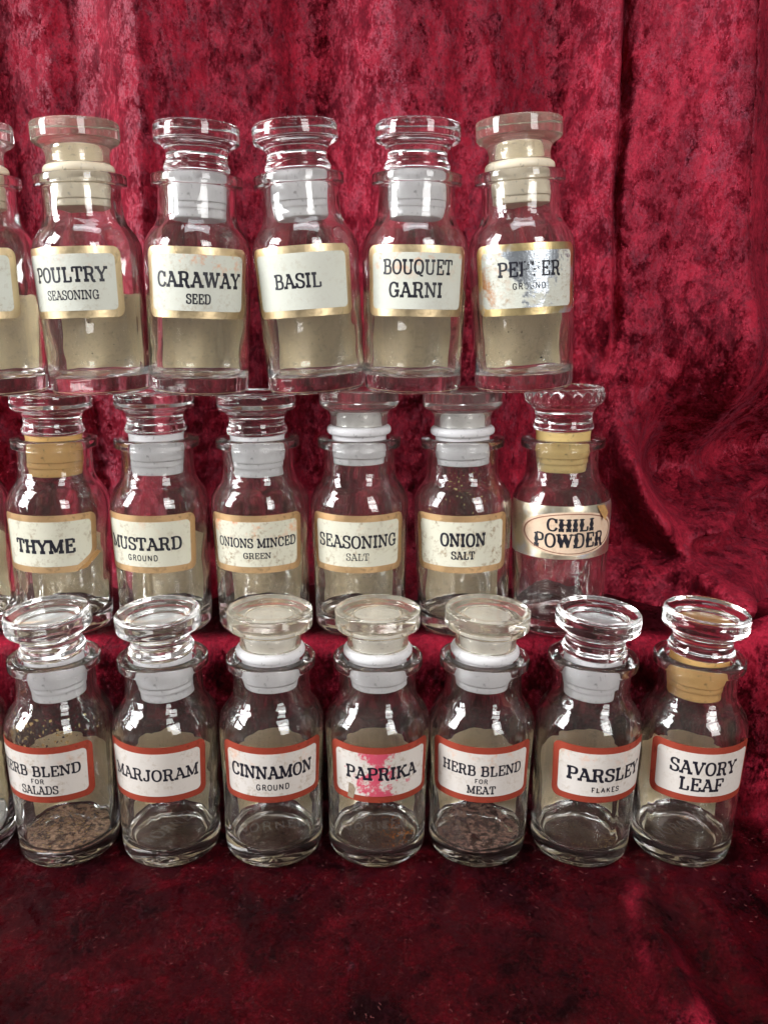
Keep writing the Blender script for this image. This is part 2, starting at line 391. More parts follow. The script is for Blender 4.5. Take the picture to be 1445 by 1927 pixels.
# ------------------------------------------------------------------ labels on the round wall
def pol(a, z, off):
    r = rad(z) + off
    return (r * math.sin(a) * CM, -r * math.cos(a) * CM, z * CM)
def wrap_sheet(name, a0, a1, z0, z1, off, corner, mat, parent, th=.006, n=48, hole=None, ragged=0, seed=0):
    """rounded rectangle bent round the jar, thin but closed"""
    R0 = 2.35
    verts, faces = [], []
    cols = []
    for i in range(n + 1):
        t = i / n
        # denser near the ends for round corners
        t = .5 - .5 * math.cos(math.pi * t)
        a = a0 + (a1 - a0) * t
        s = min(t, 1 - t) * abs(a1 - a0) * R0
        ins = 0
        if s < corner: ins = corner - math.sqrt(max(corner ** 2 - (corner - s) ** 2, 0))
        lo, hi = z0 + ins, z1 - ins
        if ragged:
            hi += noise.noise(Vector((a * 4 + seed, 3.3, 0))) * ragged + noise.noise(Vector((a * 17 + seed, 1.3, 0))) * ragged * .3
            lo += noise.noise(Vector((a * 7 + seed, 9.3, 0))) * ragged * .12
        if hole: lo, hi = hole(a, lo, hi)
        cols.append((a, lo, hi))
    K = 10
    for a, lo, hi in cols:
        for k in range(K + 1):
            z = lo + (hi - lo) * k / K
            verts.append(pol(a, z, off + th))
    nb = len(verts)
    for a, lo, hi in cols:
        for k in range(K + 1):
            verts.append(pol(a, lo + (hi - lo) * k / K, off))
    W = K + 1
    for i in range(n):
        for k in range(K):
            q = i * W + k
            faces.append((q, q + W, q + W + 1, q + 1))
            faces.append((nb + q, nb + q + 1, nb + q + W + 1, nb + q + W))
    nface = len(faces)
    def rim(idx, flip):          # the cut edge has its own vertices so that the face stays flat up to it
        k0 = len(verts); verts.extend(verts[j] for j in idx); f = tuple(range(k0, k0 + 4)); faces.append(f[::-1] if flip else f)
    for i in range(n):
        for k in (0, K):
            q = i * W + k
            rim((q, nb + q, nb + q + W, q + W), k != 0)
    for i in (0, n):
        for k in range(K):
            q = i * W + k
            rim((q, q + 1, nb + q + 1, nb + q), i != 0)
    return mesh_obj(name, verts, faces, mat, parent)

# ------------------------------------------------------------------ lettering: slab serif and plain capitals drawn as strokes
TK, TN = .205, .135
G = {}
def glyph(ch, w, strokes, serifs): G[ch] = (w, strokes, serifs)
glyph('A', .95, [('n', [(.13, 0), (.46, 1)]), ('k', [(.46, 1), (.82, 0)]), ('n', [(.25, .34), (.70, .34)])], [(.13, 0, .15), (.82, 0, .17), (.38, 1, .12)])
glyph('B', .88, [('k', [(.22, 0), (.22, 1)]), ('c', [(.22, 1), (.48, 1), (.66, .94), (.71, .77), (.65, .6), (.5, .54), (.22, .54)]), ('c', [(.22, .54), (.52, .54), (.73, .46), (.78, .27), (.72, .07), (.52, 0), (.22, 0)])], [(.16, 0, .13), (.16, 1, .13)])
glyph('C', .88, [('c', [(.76, .70), (.69, .90), (.46, 1), (.21, .88), (.11, .5), (.21, .12), (.48, 0), (.70, .08), (.80, .28)]), ('v', [(.77, .64), (.77, 1.0)])], [])
glyph('D', .94, [('k', [(.22, 0), (.22, 1)]), ('c', [(.22, 1), (.5, 1), (.74, .88), (.83, .5), (.74, .12), (.5, 0), (.22, 0)])], [(.16, 0, .13), (.16, 1, .13)])
glyph('E', .84, [('k', [(.22, 0), (.22, 1)]), ('n', [(.08, 1), (.74, 1)]), ('n', [(.22, .53), (.54, .53)]), ('n', [(.08, 0), (.76, 0)]), ('v', [(.74, 1.02), (.74, .70)]), ('v', [(.76, -.02), (.76, .31)]), ('v', [(.54, .40), (.54, .66)])], [])
glyph('F', .80, [('k', [(.22, 0), (.22, 1)]), ('n', [(.08, 1), (.74, 1)]), ('n', [(.22, .50), (.54, .50)]), ('v', [(.74, 1.02), (.74, .70)]), ('v', [(.54, .37), (.54, .63)])], [(.22, 0, .18)])
glyph('G', .96, [('c', [(.76, .70), (.69, .90), (.46, 1), (.21, .88), (.11, .5), (.21, .12), (.46, 0), (.66, .07), (.77, .22)]), ('k', [(.77, .42), (.77, 0)]), ('v', [(.77, .64), (.77, 1.0)]), ('s', [(.5, .42), (.8, .42)])], [(.73, .42, .18)])
glyph('H', 1.02, [('k', [(.22, 0), (.22, 1)]), ('k', [(.80, 0), (.80, 1)]), ('n', [(.22, .52), (.80, .52)])], [(.22, 0, .18), (.22, 1, .18), (.80, 0, .18), (.80, 1, .18)])
glyph('I', .46, [('k', [(.23, 0), (.23, 1)])], [(.23, 0, .18), (.23, 1, .18)])
glyph('J', .70, [('k', [(.48, 1), (.48, .26)]), ('c', [(.48, .28), (.43, .06), (.26, 0), (.11, .06), (.08, .26)])], [(.48, 1, .18)])
glyph('K', .98, [('k', [(.22, 0), (.22, 1)]), ('n', [(.76, 1), (.24, .42)]), ('k', [(.42, .62), (.82, 0)])], [(.22, 0, .17), (.22, 1, .17), (.78, 1, .15), (.84, 0, .14)])
glyph('L', .82, [('k', [(.24, 0), (.24, 1)]), ('n', [(.08, 0), (.74, 0)]), ('v', [(.74, -.02), (.74, .34)])], [(.24, 1, .18)])
glyph('M', 1.16, [('n', [(.18, 0), (.18, 1)]), ('k', [(.18, 1), (.57, .06)]), ('n', [(.57, .06), (.96, 1)]), ('k', [(.96, 0), (.96, 1)])], [(.18, 0, .16), (.96, 0, .18), (.12, 1, .12), (1.03, 1, .12)])
glyph('N', 1.02, [('n', [(.18, 0), (.18, 1)]), ('k', [(.18, 1), (.82, 0)]), ('n', [(.82, 0), (.82, 1)])], [(.18, 0, .16), (.12, 1, .12), (.82, 1, .16)])
O_ = [(.46, 1), (.20, .87), (.10, .5), (.20, .13), (.46, 0), (.72, .13), (.82, .5), (.72, .87), (.46, 1)]
glyph('O', .92, [('c', O_)], [])
glyph('P', .84, [('k', [(.22, 0), (.22, 1)]), ('c', [(.22, 1), (.5, 1), (.71, .92), (.76, .73), (.70, .54), (.5, .47), (.22, .47)])], [(.22, 0, .18), (.15, 1, .12)])
glyph('Q', .94, [('c', O_), ('n', [(.34, .10), (.48, .14), (.62, -.10), (.84, -.12)])], [])
glyph('R', .96, [('k', [(.22, 0), (.22, 1)]), ('c', [(.22, 1), (.5, 1), (.69, .93), (.74, .75), (.68, .57), (.5, .51), (.22, .51)]), ('k', [(.50, .50), (.64, .38), (.70, .10), (.80, .0), (.92, .04)])], [(.22, 0, .18), (.15, 1, .12)])
glyph('S', .76, [('c', [(.65, .74), (.58, .94), (.37, 1), (.17, .93), (.11, .75), (.2, .6), (.40, .51), (.61, .41), (.68, .23), (.58, .05), (.36, 0), (.15, .07), (.09, .27)]), ('v', [(.66, .66), (.66, 1)]), ('v', [(.08, .34), (.08, 0)])], [])
glyph('T', .86, [('k', [(.43, 0), (.43, 1)]), ('n', [(.05, 1), (.81, 1)]), ('v', [(.06, 1.02), (.06, .68)]), ('v', [(.80, 1.02), (.80, .68)])], [(.43, 0, .19)])
glyph('U', .98, [('k', [(.20, 1), (.20, .28)]), ('c', [(.20, .3), (.26, .07), (.48, 0), (.71, .07), (.78, .3)]), ('n', [(.78, .28), (.78, 1)])], [(.20, 1, .18), (.78, 1, .16)])
glyph('V', .92, [('k', [(.12, 1), (.46, 0)]), ('n', [(.46, 0), (.80, 1)])], [(.13, 1, .17), (.80, 1, .15)])
glyph('W', 1.26, [('k', [(.12, 1), (.39, 0)]), ('n', [(.39, 0), (.63, .96)]), ('k', [(.63, .96), (.89, 0)]), ('n', [(.89, 0), (1.14, 1)])], [(.13, 1, .17), (1.14, 1, .15), (.60, 1, .14)])
glyph('Y', .90, [('k', [(.12, 1), (.45, .45)]), ('n', [(.80, 1), (.45, .45)]), ('k', [(.45, .45), (.45, 0)])], [(.13, 1, .17), (.80, 1, .15), (.45, 0, .19)])

def text_quads(s, style='slab', weight=1.0):
    """list of quads in cap-height units, plus the width of the line"""
    quads = []
    x = 0.0
    for ch in s:
        if ch == ' ': x += .48; continue
        w, strokes, serifs = G[ch]
        for kind, pts in strokes:
            if style == 'sans' and kind == 'v': continue
            if style != 'sans' and kind == 's': continue
            P = catmull(pts, 6) if len(pts) > 2 else [tuple(pts[0][i] + (pts[1][i] - pts[0][i]) * t / 4 for i in (0, 1)) for t in range(5)]
            Lp = Rp = None
            for i in range(len(P)):
                a = P[max(i - 1, 0)]; b = P[min(i + 1, len(P) - 1)]
                dx, dy = b[0] - a[0], b[1] - a[1]; ln = math.hypot(dx, dy) or 1
                dx /= ln; dy /= ln
                if style == 'sans': hw = .098 * weight
                elif kind == 'k': hw = TK * .5 * weight
                elif kind == 'c': hw = (TN + (TK - TN) * abs(dy) ** 1.5) * .5 * weight
                elif kind == 'v': hw = TN * .62 * weight
                else: hw = TN * .5 * weight
                if style == 'tuscan' and kind == 'k':
                    hw *= 1.25 + .9 * max(0, 1 - abs(P[i][1] - .5) * 5)
                nl = (P[i][0] - dy * hw, P[i][1] + dx * hw); nr = (P[i][0] + dy * hw, P[i][1] - dx * hw)
                if Lp: quads.append([(x + q[0], q[1]) for q in (Lp, nl, nr, Rp)])
                Lp, Rp = nl, nr
        if style != 'sans':
            h = TN * 1.5 * weight * .5
            for sx, sy, hw in serifs:
                hw *= 1.12
                sy2 = sy - h * .5 if sy > .9 else (sy + h * .5 if sy < .1 else sy)
                if style == 'tuscan':      # forked, curling ends
                    d = .10 if sy < .5 else -.10
                    for sg in (-1, 1):
                        quads.append([(x + sx, sy2 - h), (x + sx + sg * hw, sy2 - h - d * .3), (x + sx + sg * hw * 1.1, sy2 + h + d * .9), (x + sx, sy2 + h + d * .4)])
                    continue
                for q in range(3):
                    u0 = sx - hw + 2 * hw * q / 3; u1 = u0 + 2 * hw / 3
                    quads.append([(x + u0, sy2 - h), (x + u1, sy2 - h), (x + u1, sy2 + h), (x + u0, sy2 + h)])
        x += w + (.16 if style == 'sans' else .05)
    return quads, x - .05
def lettering(lines, parent, off, wear=None):
    verts, faces = [], []
    for s, style, weight, a0, a1, zc, cap in lines:
        q, W = text_quads(s, style, weight)
        for quad in q:
            if wear and wear(quad, W, s): continue
            idx = []
            for u, v in quad:
                a = R(a0 + (a1 - a0) * u / W); z = zc + (v - .5) * cap
                idx.append(len(verts)); verts.append(pol(a, z, off))
            # the bent quad faces outwards
            A, B, C = (Vector(verts[i]) for i in idx[:3])
            if (B - A).cross(C - A).dot(Vector((A.x, A.y, 0))) < 0: idx.reverse()
            faces.append(idx)
    return mesh_obj('lettering', verts, faces, M_INK, parent, smooth=False)

# ------------------------------------------------------------------ the velvet: cloth over table and step, curtain behind
STEP_Z = 8.998
def cloth_pt(u, s):
    """u: cm across, s: path length from front, cm"""
    RC = 1.0
    yf = 38.55                                    # step face
    s0 = yf - .8 + 20                             # flat run (from y=-20)
    rin = .8
    L1 = s0; L2 = L1 + rin * math.pi / 2; L3 = L2 + STEP_Z - rin - RC; L4 = L3 + RC * math.pi / 2
    if s < L1: return Vector((u, s - 20, 0)), Vector((0, 0, 1))
    if s < L2:
        a = (s - L1) / rin; return Vector((u, yf - rin + rin * math.sin(a), rin - rin * math.cos(a))), Vector((0, -math.sin(a), math.cos(a)))
    if s < L3: return Vector((u, yf, rin + s - L2)), Vector((0, -1, 0))
    if s < L4:
        a = (s - L3) / RC; return Vector((u, yf + RC - RC * math.cos(a), STEP_Z - RC + RC * math.sin(a))), Vector((0, -math.cos(a), math.sin(a)))
    return Vector((u, yf + RC + s - L4, STEP_Z)), Vector((0, 0, 1))
def smooth01(x): x = max(0, min(1, x)); return x * x * (3 - 2 * x)
def seg_d(px, py, path):
    best = 1e9; bt = 0
    for i in range(len(path) - 1):
        ax, ay = path[i]; bx, by = path[i + 1]
        dx, dy = bx - ax, by - ay; L = dx * dx + dy * dy
        t = max(0, min(1, ((px - ax) * dx + (py - ay) * dy) / L))
        d = math.hypot(px - ax - dx * t, py - ay - dy * t)
        if d < best: best = d; bt = (i + t) / (len(path) - 1)
    return best, bt
def build_cloth():
    us = [-48 + 96 * i / 300 for i in range(301)]
    ss = []
    s = 0.0
    while s < 82:
        ss.append(s); s += .6 if s < 38 else .22
    verts, faces, lit_tone = [], [], []
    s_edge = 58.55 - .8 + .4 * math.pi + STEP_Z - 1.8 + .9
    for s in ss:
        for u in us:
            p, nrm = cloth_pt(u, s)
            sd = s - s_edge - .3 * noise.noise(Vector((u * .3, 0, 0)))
            nv = math.exp(-(sd / (.65 if sd > 0 else .8)) ** 2)  # lit band along the step edge, carried by the colour
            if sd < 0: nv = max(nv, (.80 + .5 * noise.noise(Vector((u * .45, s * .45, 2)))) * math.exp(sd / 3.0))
            # soft creases, strongest at the right where nothing stands on it
            free = smooth01((u - 15.5) / 4)
            front = smooth01((33 - p.y) / 3)
            calm = .05 + .95 * max(free, front * .35 if p.z < 1 else 0)
            h = noise.noise(Vector((u * .10, p.y * .13, p.z * .13))) * .8 + noise.noise(Vector((u * .27, p.y * .3, p.z * .3 + 5))) * .28
            d = max(0, h + .1) * calm
            if p.z < .5:        # one raised fold running to the viewer at the lower right
                fd = abs(u - (10.6 + (33 - p.y) * .06 + math.sin(p.y * .4) * .25))
                d += .75 * math.exp(-(fd / .9) ** 2) * smooth01((34.5 - p.y) / 3)
                fd = abs(u - (13.6 + (33 - p.y) * .02))
                d += .35 * math.exp(-(fd / .8) ** 2) * smooth01((34.5 - p.y) / 3)
            if nrm.y < -.3 or (p.z > 1 and p.y < 40):
                d += (.9 + .8 * math.sin(u * .55 + p.z * .25)) * free * .9
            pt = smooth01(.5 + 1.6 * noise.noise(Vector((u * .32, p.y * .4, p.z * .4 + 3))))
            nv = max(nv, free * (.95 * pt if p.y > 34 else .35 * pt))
            if p.z < .5: nv = max(nv, .95 * smooth01((d - .25) / .6) * smooth01(.45 + 1.4 * noise.noise(Vector((u * .8, p.y * .35, 9)))))  # fold crests coloured lighter, as if catching light
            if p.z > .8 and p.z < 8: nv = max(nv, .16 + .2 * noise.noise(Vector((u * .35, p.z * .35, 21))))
            lit_tone.append(min(1, nv))
            q = p + nrm * d
            verts.append((q.x * CM, q.y * CM, q.z * CM))
    W = len(us)
    for i in range(len(ss) - 1):
        for k in range(W - 1):
            a = i * W + k; faces.append((a, a + 1, a + W + 1, a + W))
    o = mesh_obj('velvet_cloth', verts, faces, M_CLOTH)
    o.data.attributes.new('lit_tone', 'FLOAT', 'POINT').data.foreach_set('value', lit_tone)
    return o
cloth = build_cloth()
cloth['label'] = 'crushed velvet cloth darkened for shade and spread over the table and the raised step under the jars'
cloth['category'] = 'cloth'

CZ = CAM_Z / CM
RIDGES = [  # (path in (x, z) cm, height, width)
    ([(12.6, CZ - 6.5), (13.6, CZ - 9.5), (15.2, CZ - 12.4), (17.6, CZ - 14.6), (19.5, CZ - 15.6)], 3.0, .75),
    ([(14.6, CZ - 9.5), (15.6, CZ - 11.6), (17.2, CZ - 12.5), (19.2, CZ - 12.2), (22.5, CZ - 10.8), (27, CZ - 9.6)], 3.4, .8),
    ([(17.8, CZ - 14.7), (19.5, CZ - 14.3), (21.5, CZ - 13.9), (24, CZ - 14.8)], 1.3, .4),
]
def build_curtain():
    us = [-48 + .8 * i for i in range(30)] + [-24 + .125 * i for i in range(385)] + [24 + .8 * i for i in range(31)]
    N = 190
    verts, faces = [], []
    rows_ = []
    ztop = 62.0
    # path: from a roll lying on the step up the wall
    path = []
    for i in range(14): path.append((43.9 + .0 * i, None))
    for j in range(N + 1):
        t = j / N
        z = STEP_Z - .35 + (ztop - STEP_Z) * t ** 1.35
        for u in us:
            y = 48.8 + (z - STEP_Z) * .015
            hz = z - STEP_Z
            # long hanging folds
            f = math.sin(u * .42 + .6 * math.sin(u * .13) + .5) * 1.6 + math.sin(u * 1.02 + 1.3 + hz * .012) * .5
            f += noise.noise(Vector((u * .16, hz * .035, 2.0))) * 1.1 + noise.noise(Vector((u * .5, hz * .11, 7.0))) * .22
            f += noise.noise(Vector((u * 1.3, hz * .5, 1.0))) * .06
            # two sharper pressed folds
            wv_ = .35 * noise.noise(Vector((hz * .12, 5.0, u * .02)))
            for c, am, wd, cr, lo_ in ((12.0, .75, .28, .8, 11), (19.9 - hz * .06, .95, .30, 1.2, 7), (-5.6, .5, .6, .18, 0), (-12.3, .6, .6, .25, 0), (-17.8, .4, .7, .2, 0), (3.0, .4, .8, .10, 0)):
                c += wv_; fade_ = smooth01((hz - lo_) / 5) if lo_ else 1
                x = (u - c) / wd
                f += am * fade_ * (math.exp(-x * x * .06) if x < 0 else math.exp(-x * x * 1.4))
                f -= cr * fade_ * math.exp(-((u - c - wd * 1.5) / (wd * .62)) ** 2) * (.75 + .5 * noise.noise(Vector((hz * .2, c, 1))))
            # crushed creases
            rg = 1 - abs(noise.noise(Vector((u * .55, hz * .8, 11)))) * 2.2
            f -= .22 * max(0, rg - .72) / .28 * (.5 + noise.noise(Vector((u * .2, hz * .2, 3))))
            f += .10 * noise.noise(Vector((u * 2.1, hz * 1.4, 5)))
            d = f
            # belly and swag folds low at the right, where the cloth sags on to the step
            lowz = math.exp(-((hz - 6.2) / 3.2) ** 2) * smooth01((u - 13.5) / 3.5)
            d -= 5.5 * lowz
            d += 1.6 * math.exp(-((hz - 13.5) / 3.0) ** 2) * smooth01((u - 14.5) / 3)
            for pth, h, wdt in RIDGES:
                if u > 10 and hz < 22:
                    dd, tt = seg_d(u, z, pth)
                    e = min(1, min(tt, 1 - tt) * 5 + .12)
                    d += h * math.exp(-(dd / wdt) ** 2) * e
            # pooled hem rolls forward at the foot
            k = max(0, 1 - hz / 1.9)
            wide = smooth01((u - 12.5) / 2.5)
            reach = 3.1 + .5 * noise.noise(Vector((u * .25, 0, 4))) + .25 * math.sin(u * .9) + wide * (1.6 + 1.6 * noise.noise(Vector((u * .33, 1.5, 4))) + .5 * math.sin(u * 1.25))
            d += reach * (k ** (.55 - .15 * wide) if k > 0 else 0)
            d += wide * .35 * math.sin(hz * 4.2 + u * .5 + noise.noise(Vector((u * .3, hz, 8))) * 2) * k
            d = min(d, 4.3) if not (u > 13) else d
            verts.append((u * CM, (y - d) * CM, max(z, STEP_Z - .3 if u < 12 else STEP_Z - .3) * CM))
    W = len(us)
    for i in range(N):
        for k in range(W - 1):
            a = i * W + k; faces.append((a, a + 1, a + W + 1, a + W))
    return mesh_obj('velvet_curtain', verts, faces, M_CURTAIN)
curtain = build_curtain()
curtain['label'] = 'crimson crushed velvet curtain hanging in loose folds behind the jars and pooling at its foot'
curtain['category'] = 'curtain'

# ------------------------------------------------------------------ jars
CREAM1 = (.70, .715, .63); CREAM2 = (.73, .71, .58); WHITE3 = (.72, .67, .62)
# name, row, x, tilt(deg), label centre angle, foil, stopper kind, sleeve, back label centre, lines, orange, stain, label text
T, Mi, B = 'top', 'mid', 'bot'
JAR = [
 (T, -17.95, 1.2, -4, 'gold', 'acr2', 'cream', 10, [], 0, .4, 'glass spice jar cut off by the left edge of the photo in the top row'),
 (T, -13.14, 1.7, -9, 'gold', 'acr', 'cream', 2, [('POULTRY', 'slab', 1.05, -46.5, 34.9, 5.2, .58), ('SEASONING', 'slab', .9, -32.4, 25.1, 4.35, .37)], .2, .35, 'glass jar with gold edged label reading POULTRY SEASONING and a thick yellowed lid'),
 (T, -8.59, -2.1, 10, 'gold', 'glass', 'white', 0, [('CARAWAY', 'slab', 1.1, -34.5, 59.1, 5.0, .60), ('SEED', 'slab', 1.15, -1.2, 24.3, 4.2, .38)], .7, .4, 'glass jar with gold edged label reading CARAWAY SEED and a clear glass stopper'),
 (T, -3.10, 4.05, -4, 'gold', 'glass', 'white', -4, [('BASIL', 'slab', 1.0, -32.2, 18.7, 4.9, .57)], 0, .2, 'glass jar leaning left with gold edged label reading BASIL'),
 (T, 1.31, -.9, 2, 'gold', 'glass', 'white', 2, [('BOUQUET', 'slab', .95, -36.4, 39.9, 5.45, .58), ('GARNI', 'slab', 1.0, -29.7, 28.3, 4.5, .59)], .7, .2, 'glass jar with gold edged label reading BOUQUET GARNI between the basil and pepper jars'),
 (T, 6.51, 3.2, -1, 'silver', 'acr', 'cream', -6, [('PEPPER', 'slab', .95, -33.9, 34.5, 5.3, .57), ('GROUND', 'sans', .9, -18.4, 17.1, 4.6, .24)], .3, .7, 'glass jar with worn silvery label reading PEPPER GROUND and a cream plugged lid'),
 (Mi, -20.85, 0, -42, 'copper', 'glass', 'white', 6, [], 0, .4, 'glass spice jar cut off by the left edge in the middle row beside thyme'),
 (Mi, -15.98, -.9, 2, 'copper', 'glass', 'amber', 8, [('THYME', 'slab', 1.25, -34.5, 35.2, 4.62, .62)], 0, .7, 'glass jar labelled THYME with a peeling lower corner and an amber stopper sleeve'),
 (Mi, -10.93, -.1, -6, 'copper', 'glass', 'white', 6, [('MUSTARD', 'slab', 1.05, -56, 36.5, 4.75, .58), ('GROUND', 'sans', 1.0, -27.9, 9.0, 4.07, .26)], .2, .5, 'glass jar with copper edged label reading MUSTARD GROUND'),
 (Mi, -6.0, .4, -1, 'copper', 'glass', 'white', -3, [('ONIONS MINCED', 'slab', 1.05, -46.8, 50.1, 4.8, .43), ('GREEN', 'slab', .95, -13.7, 18.4, 4.18, .27)], .9, .9, 'glass jar with stained label reading ONIONS MINCED GREEN'),
 (Mi, -1.19, 0, -2, 'copper', 'acr2', 'white', 4, [('SEASONING', 'slab', .95, -50.9, 47.4, 4.85, .58), ('SALT', 'slab', .7, -14.4, 12, 4.12, .33)], .15, .6, 'glass jar with copper edged label reading SEASONING SALT and a milky plastic lid'),
 (Mi, 3.96, 1.2, -7, 'copper', 'acr2', 'white', -6, [('ONION', 'slab', 1.2, -30.8, 21.8, 4.95, .60), ('SALT', 'slab', 1.1, -17.9, 9, 4.2, .36)], 0, 1.0, 'glass jar with browned label reading ONION SALT and specks clinging inside its shoulder'),
 (Mi, 8.70, .7, 2, 'chili', 'bead', 'honey', None, [('CHILI', 'tuscan', .95, -26.5, 28.6, 5.68, .58), ('POWDER', 'tuscan', .95, -41.2, 44.6, 4.92, .66)], .2, .3, 'glass jar with oval CHILI POWDER label on a silver band and a beaded stopper'),
 (B, -19.75, 0, -45, 'copper', 'glass', 'white', 8, [], 0, .4, 'jar of white salt cut off by the left edge in the front row'),
 (B, -14.77, -.2, -8, 'copper', 'glass', 'white', 10, [('HERB BLEND', 'slab', 1.0, -58, 38.5, 4.98, .47), ('FOR', 'sans', 1.0, -14.3, 1, 4.49, .21), ('SALADS', 'slab', .95, -27.1, 14, 4.06, .38)], .25, .6, 'front jar labelled HERB BLEND FOR SALADS with brown herb residue inside'),
 (B, -9.97, -.5, -4, 'copper', 'glass', 'white', 8, [('MARJORAM', 'slab', .95, -51.3, 46.7, 4.78, .53)], .1, .4, 'front jar with foil edged label tinted with red reflection reading MARJORAM'),
 (B, -5.17, -.7, 7, 'copper', 'acr', 'white', 4, [('CINNAMON', 'slab', 1.1, -40.4, 52.3, 4.92, .58), ('GROUND', 'sans', 1.0, -10.7, 25.3, 4.2, .26)], .45, .7, 'front jar with foil edged label tinted with red reflection reading CINNAMON GROUND and a yellowed lid'),
 (B, -.34, -.4, 5, 'copper', 'acr', 'white', 0, [('PAPRIKA', 'slab', 1.05, -34.5, 46.1, 4.85, .57)], .1, .8, 'front jar with label reading PAPRIKA rubbed to bright pink'),
 (B, 4.35, -.8, -4, 'copper', 'acr', 'white', -2, [('HERB BLEND', 'slab', 1.0, -49.3, 41.3, 4.99, .46), ('FOR', 'sans', 1.0, -11.8, 2.8, 4.49, .20), ('MEAT', 'slab', 1.0, -19.7, 10.8, 4.06, .36)], .5, .3, 'front jar labelled HERB BLEND FOR MEAT with fine brown dust inside'),
 (B, 9.18, -1.0, 11, 'copper', 'glass', 'white', -5, [('PARSLEY', 'slab', 1.1, -32.8, 55.9, 4.78, .58), ('FLAKES', 'sans', 1.05, -6, 25.9, 4.07, .22)], .4, .4, 'front jar with foil edged label tinted with red reflection reading PARSLEY FLAKES'),
 (B, 13.91, -1.2, -1, 'copper', 'glass', 'amber', -8, [('SAVORY', 'slab', 1.0, -38.9, 33.2, 5.1, .60), ('LEAF', 'slab', 1.0, -28.3, 18.9, 4.3, .58)], .1, .25, 'rightmost front jar labelled SAVORY LEAF with an amber sleeve'),
]
FOILS = {'gold': M_GOLD, 'copper': M_COPPER, 'silver': M_SILVERGOLD, 'chili': M_SILVERGOLD}
STOP = {'glass': (ST_GLASS, CUPS), 'bead': (ST_BEAD, CUPS), 'acr': (ST_ACR, CUPS2), 'acr2': (ST_ACR2, CUPS2)}
ST_TOP = {'glass': 11.56, 'bead': 11.60, 'acr': 11.60, 'acr2': 11.60}

# stopper lift in the middle row carries the tilt of the jars standing on them
tops = {}
mid_idx = [i for i, j in enumerate(JAR) if j[0] == Mi]
top_idx = [i for i, j in enumerate(JAR) if j[0] == T]
lift = {}
RS, RB = 1.80, 2.06
h = 11.58
tops[mid_idx[0]] = h
def contact(xl, xr, xj, up):
    if up:   # right support higher: its left edge, and the left-most point of the left one
        return max(xl - RS, xj - RB), max(xr - RS, xj - RB)
    return min(xl + RS, xj + RB), min(xr + RS, xj + RB)
base_line = {}
for n_, ti in enumerate(top_idx):
    li, ri = mid_idx[n_], mid_idx[n_ + 1]
    xl, xr, xj, tilt = JAR[li][1], JAR[ri][1], JAR[ti][1], JAR[ti][2]
    c1, c2 = contact(xl, xr, xj, tilt > 0)
    sl = math.tan(R(tilt))
    tops[ri] = tops[li] + sl * (c2 - c1)
    base_line[ti] = (c1, tops[li], sl)

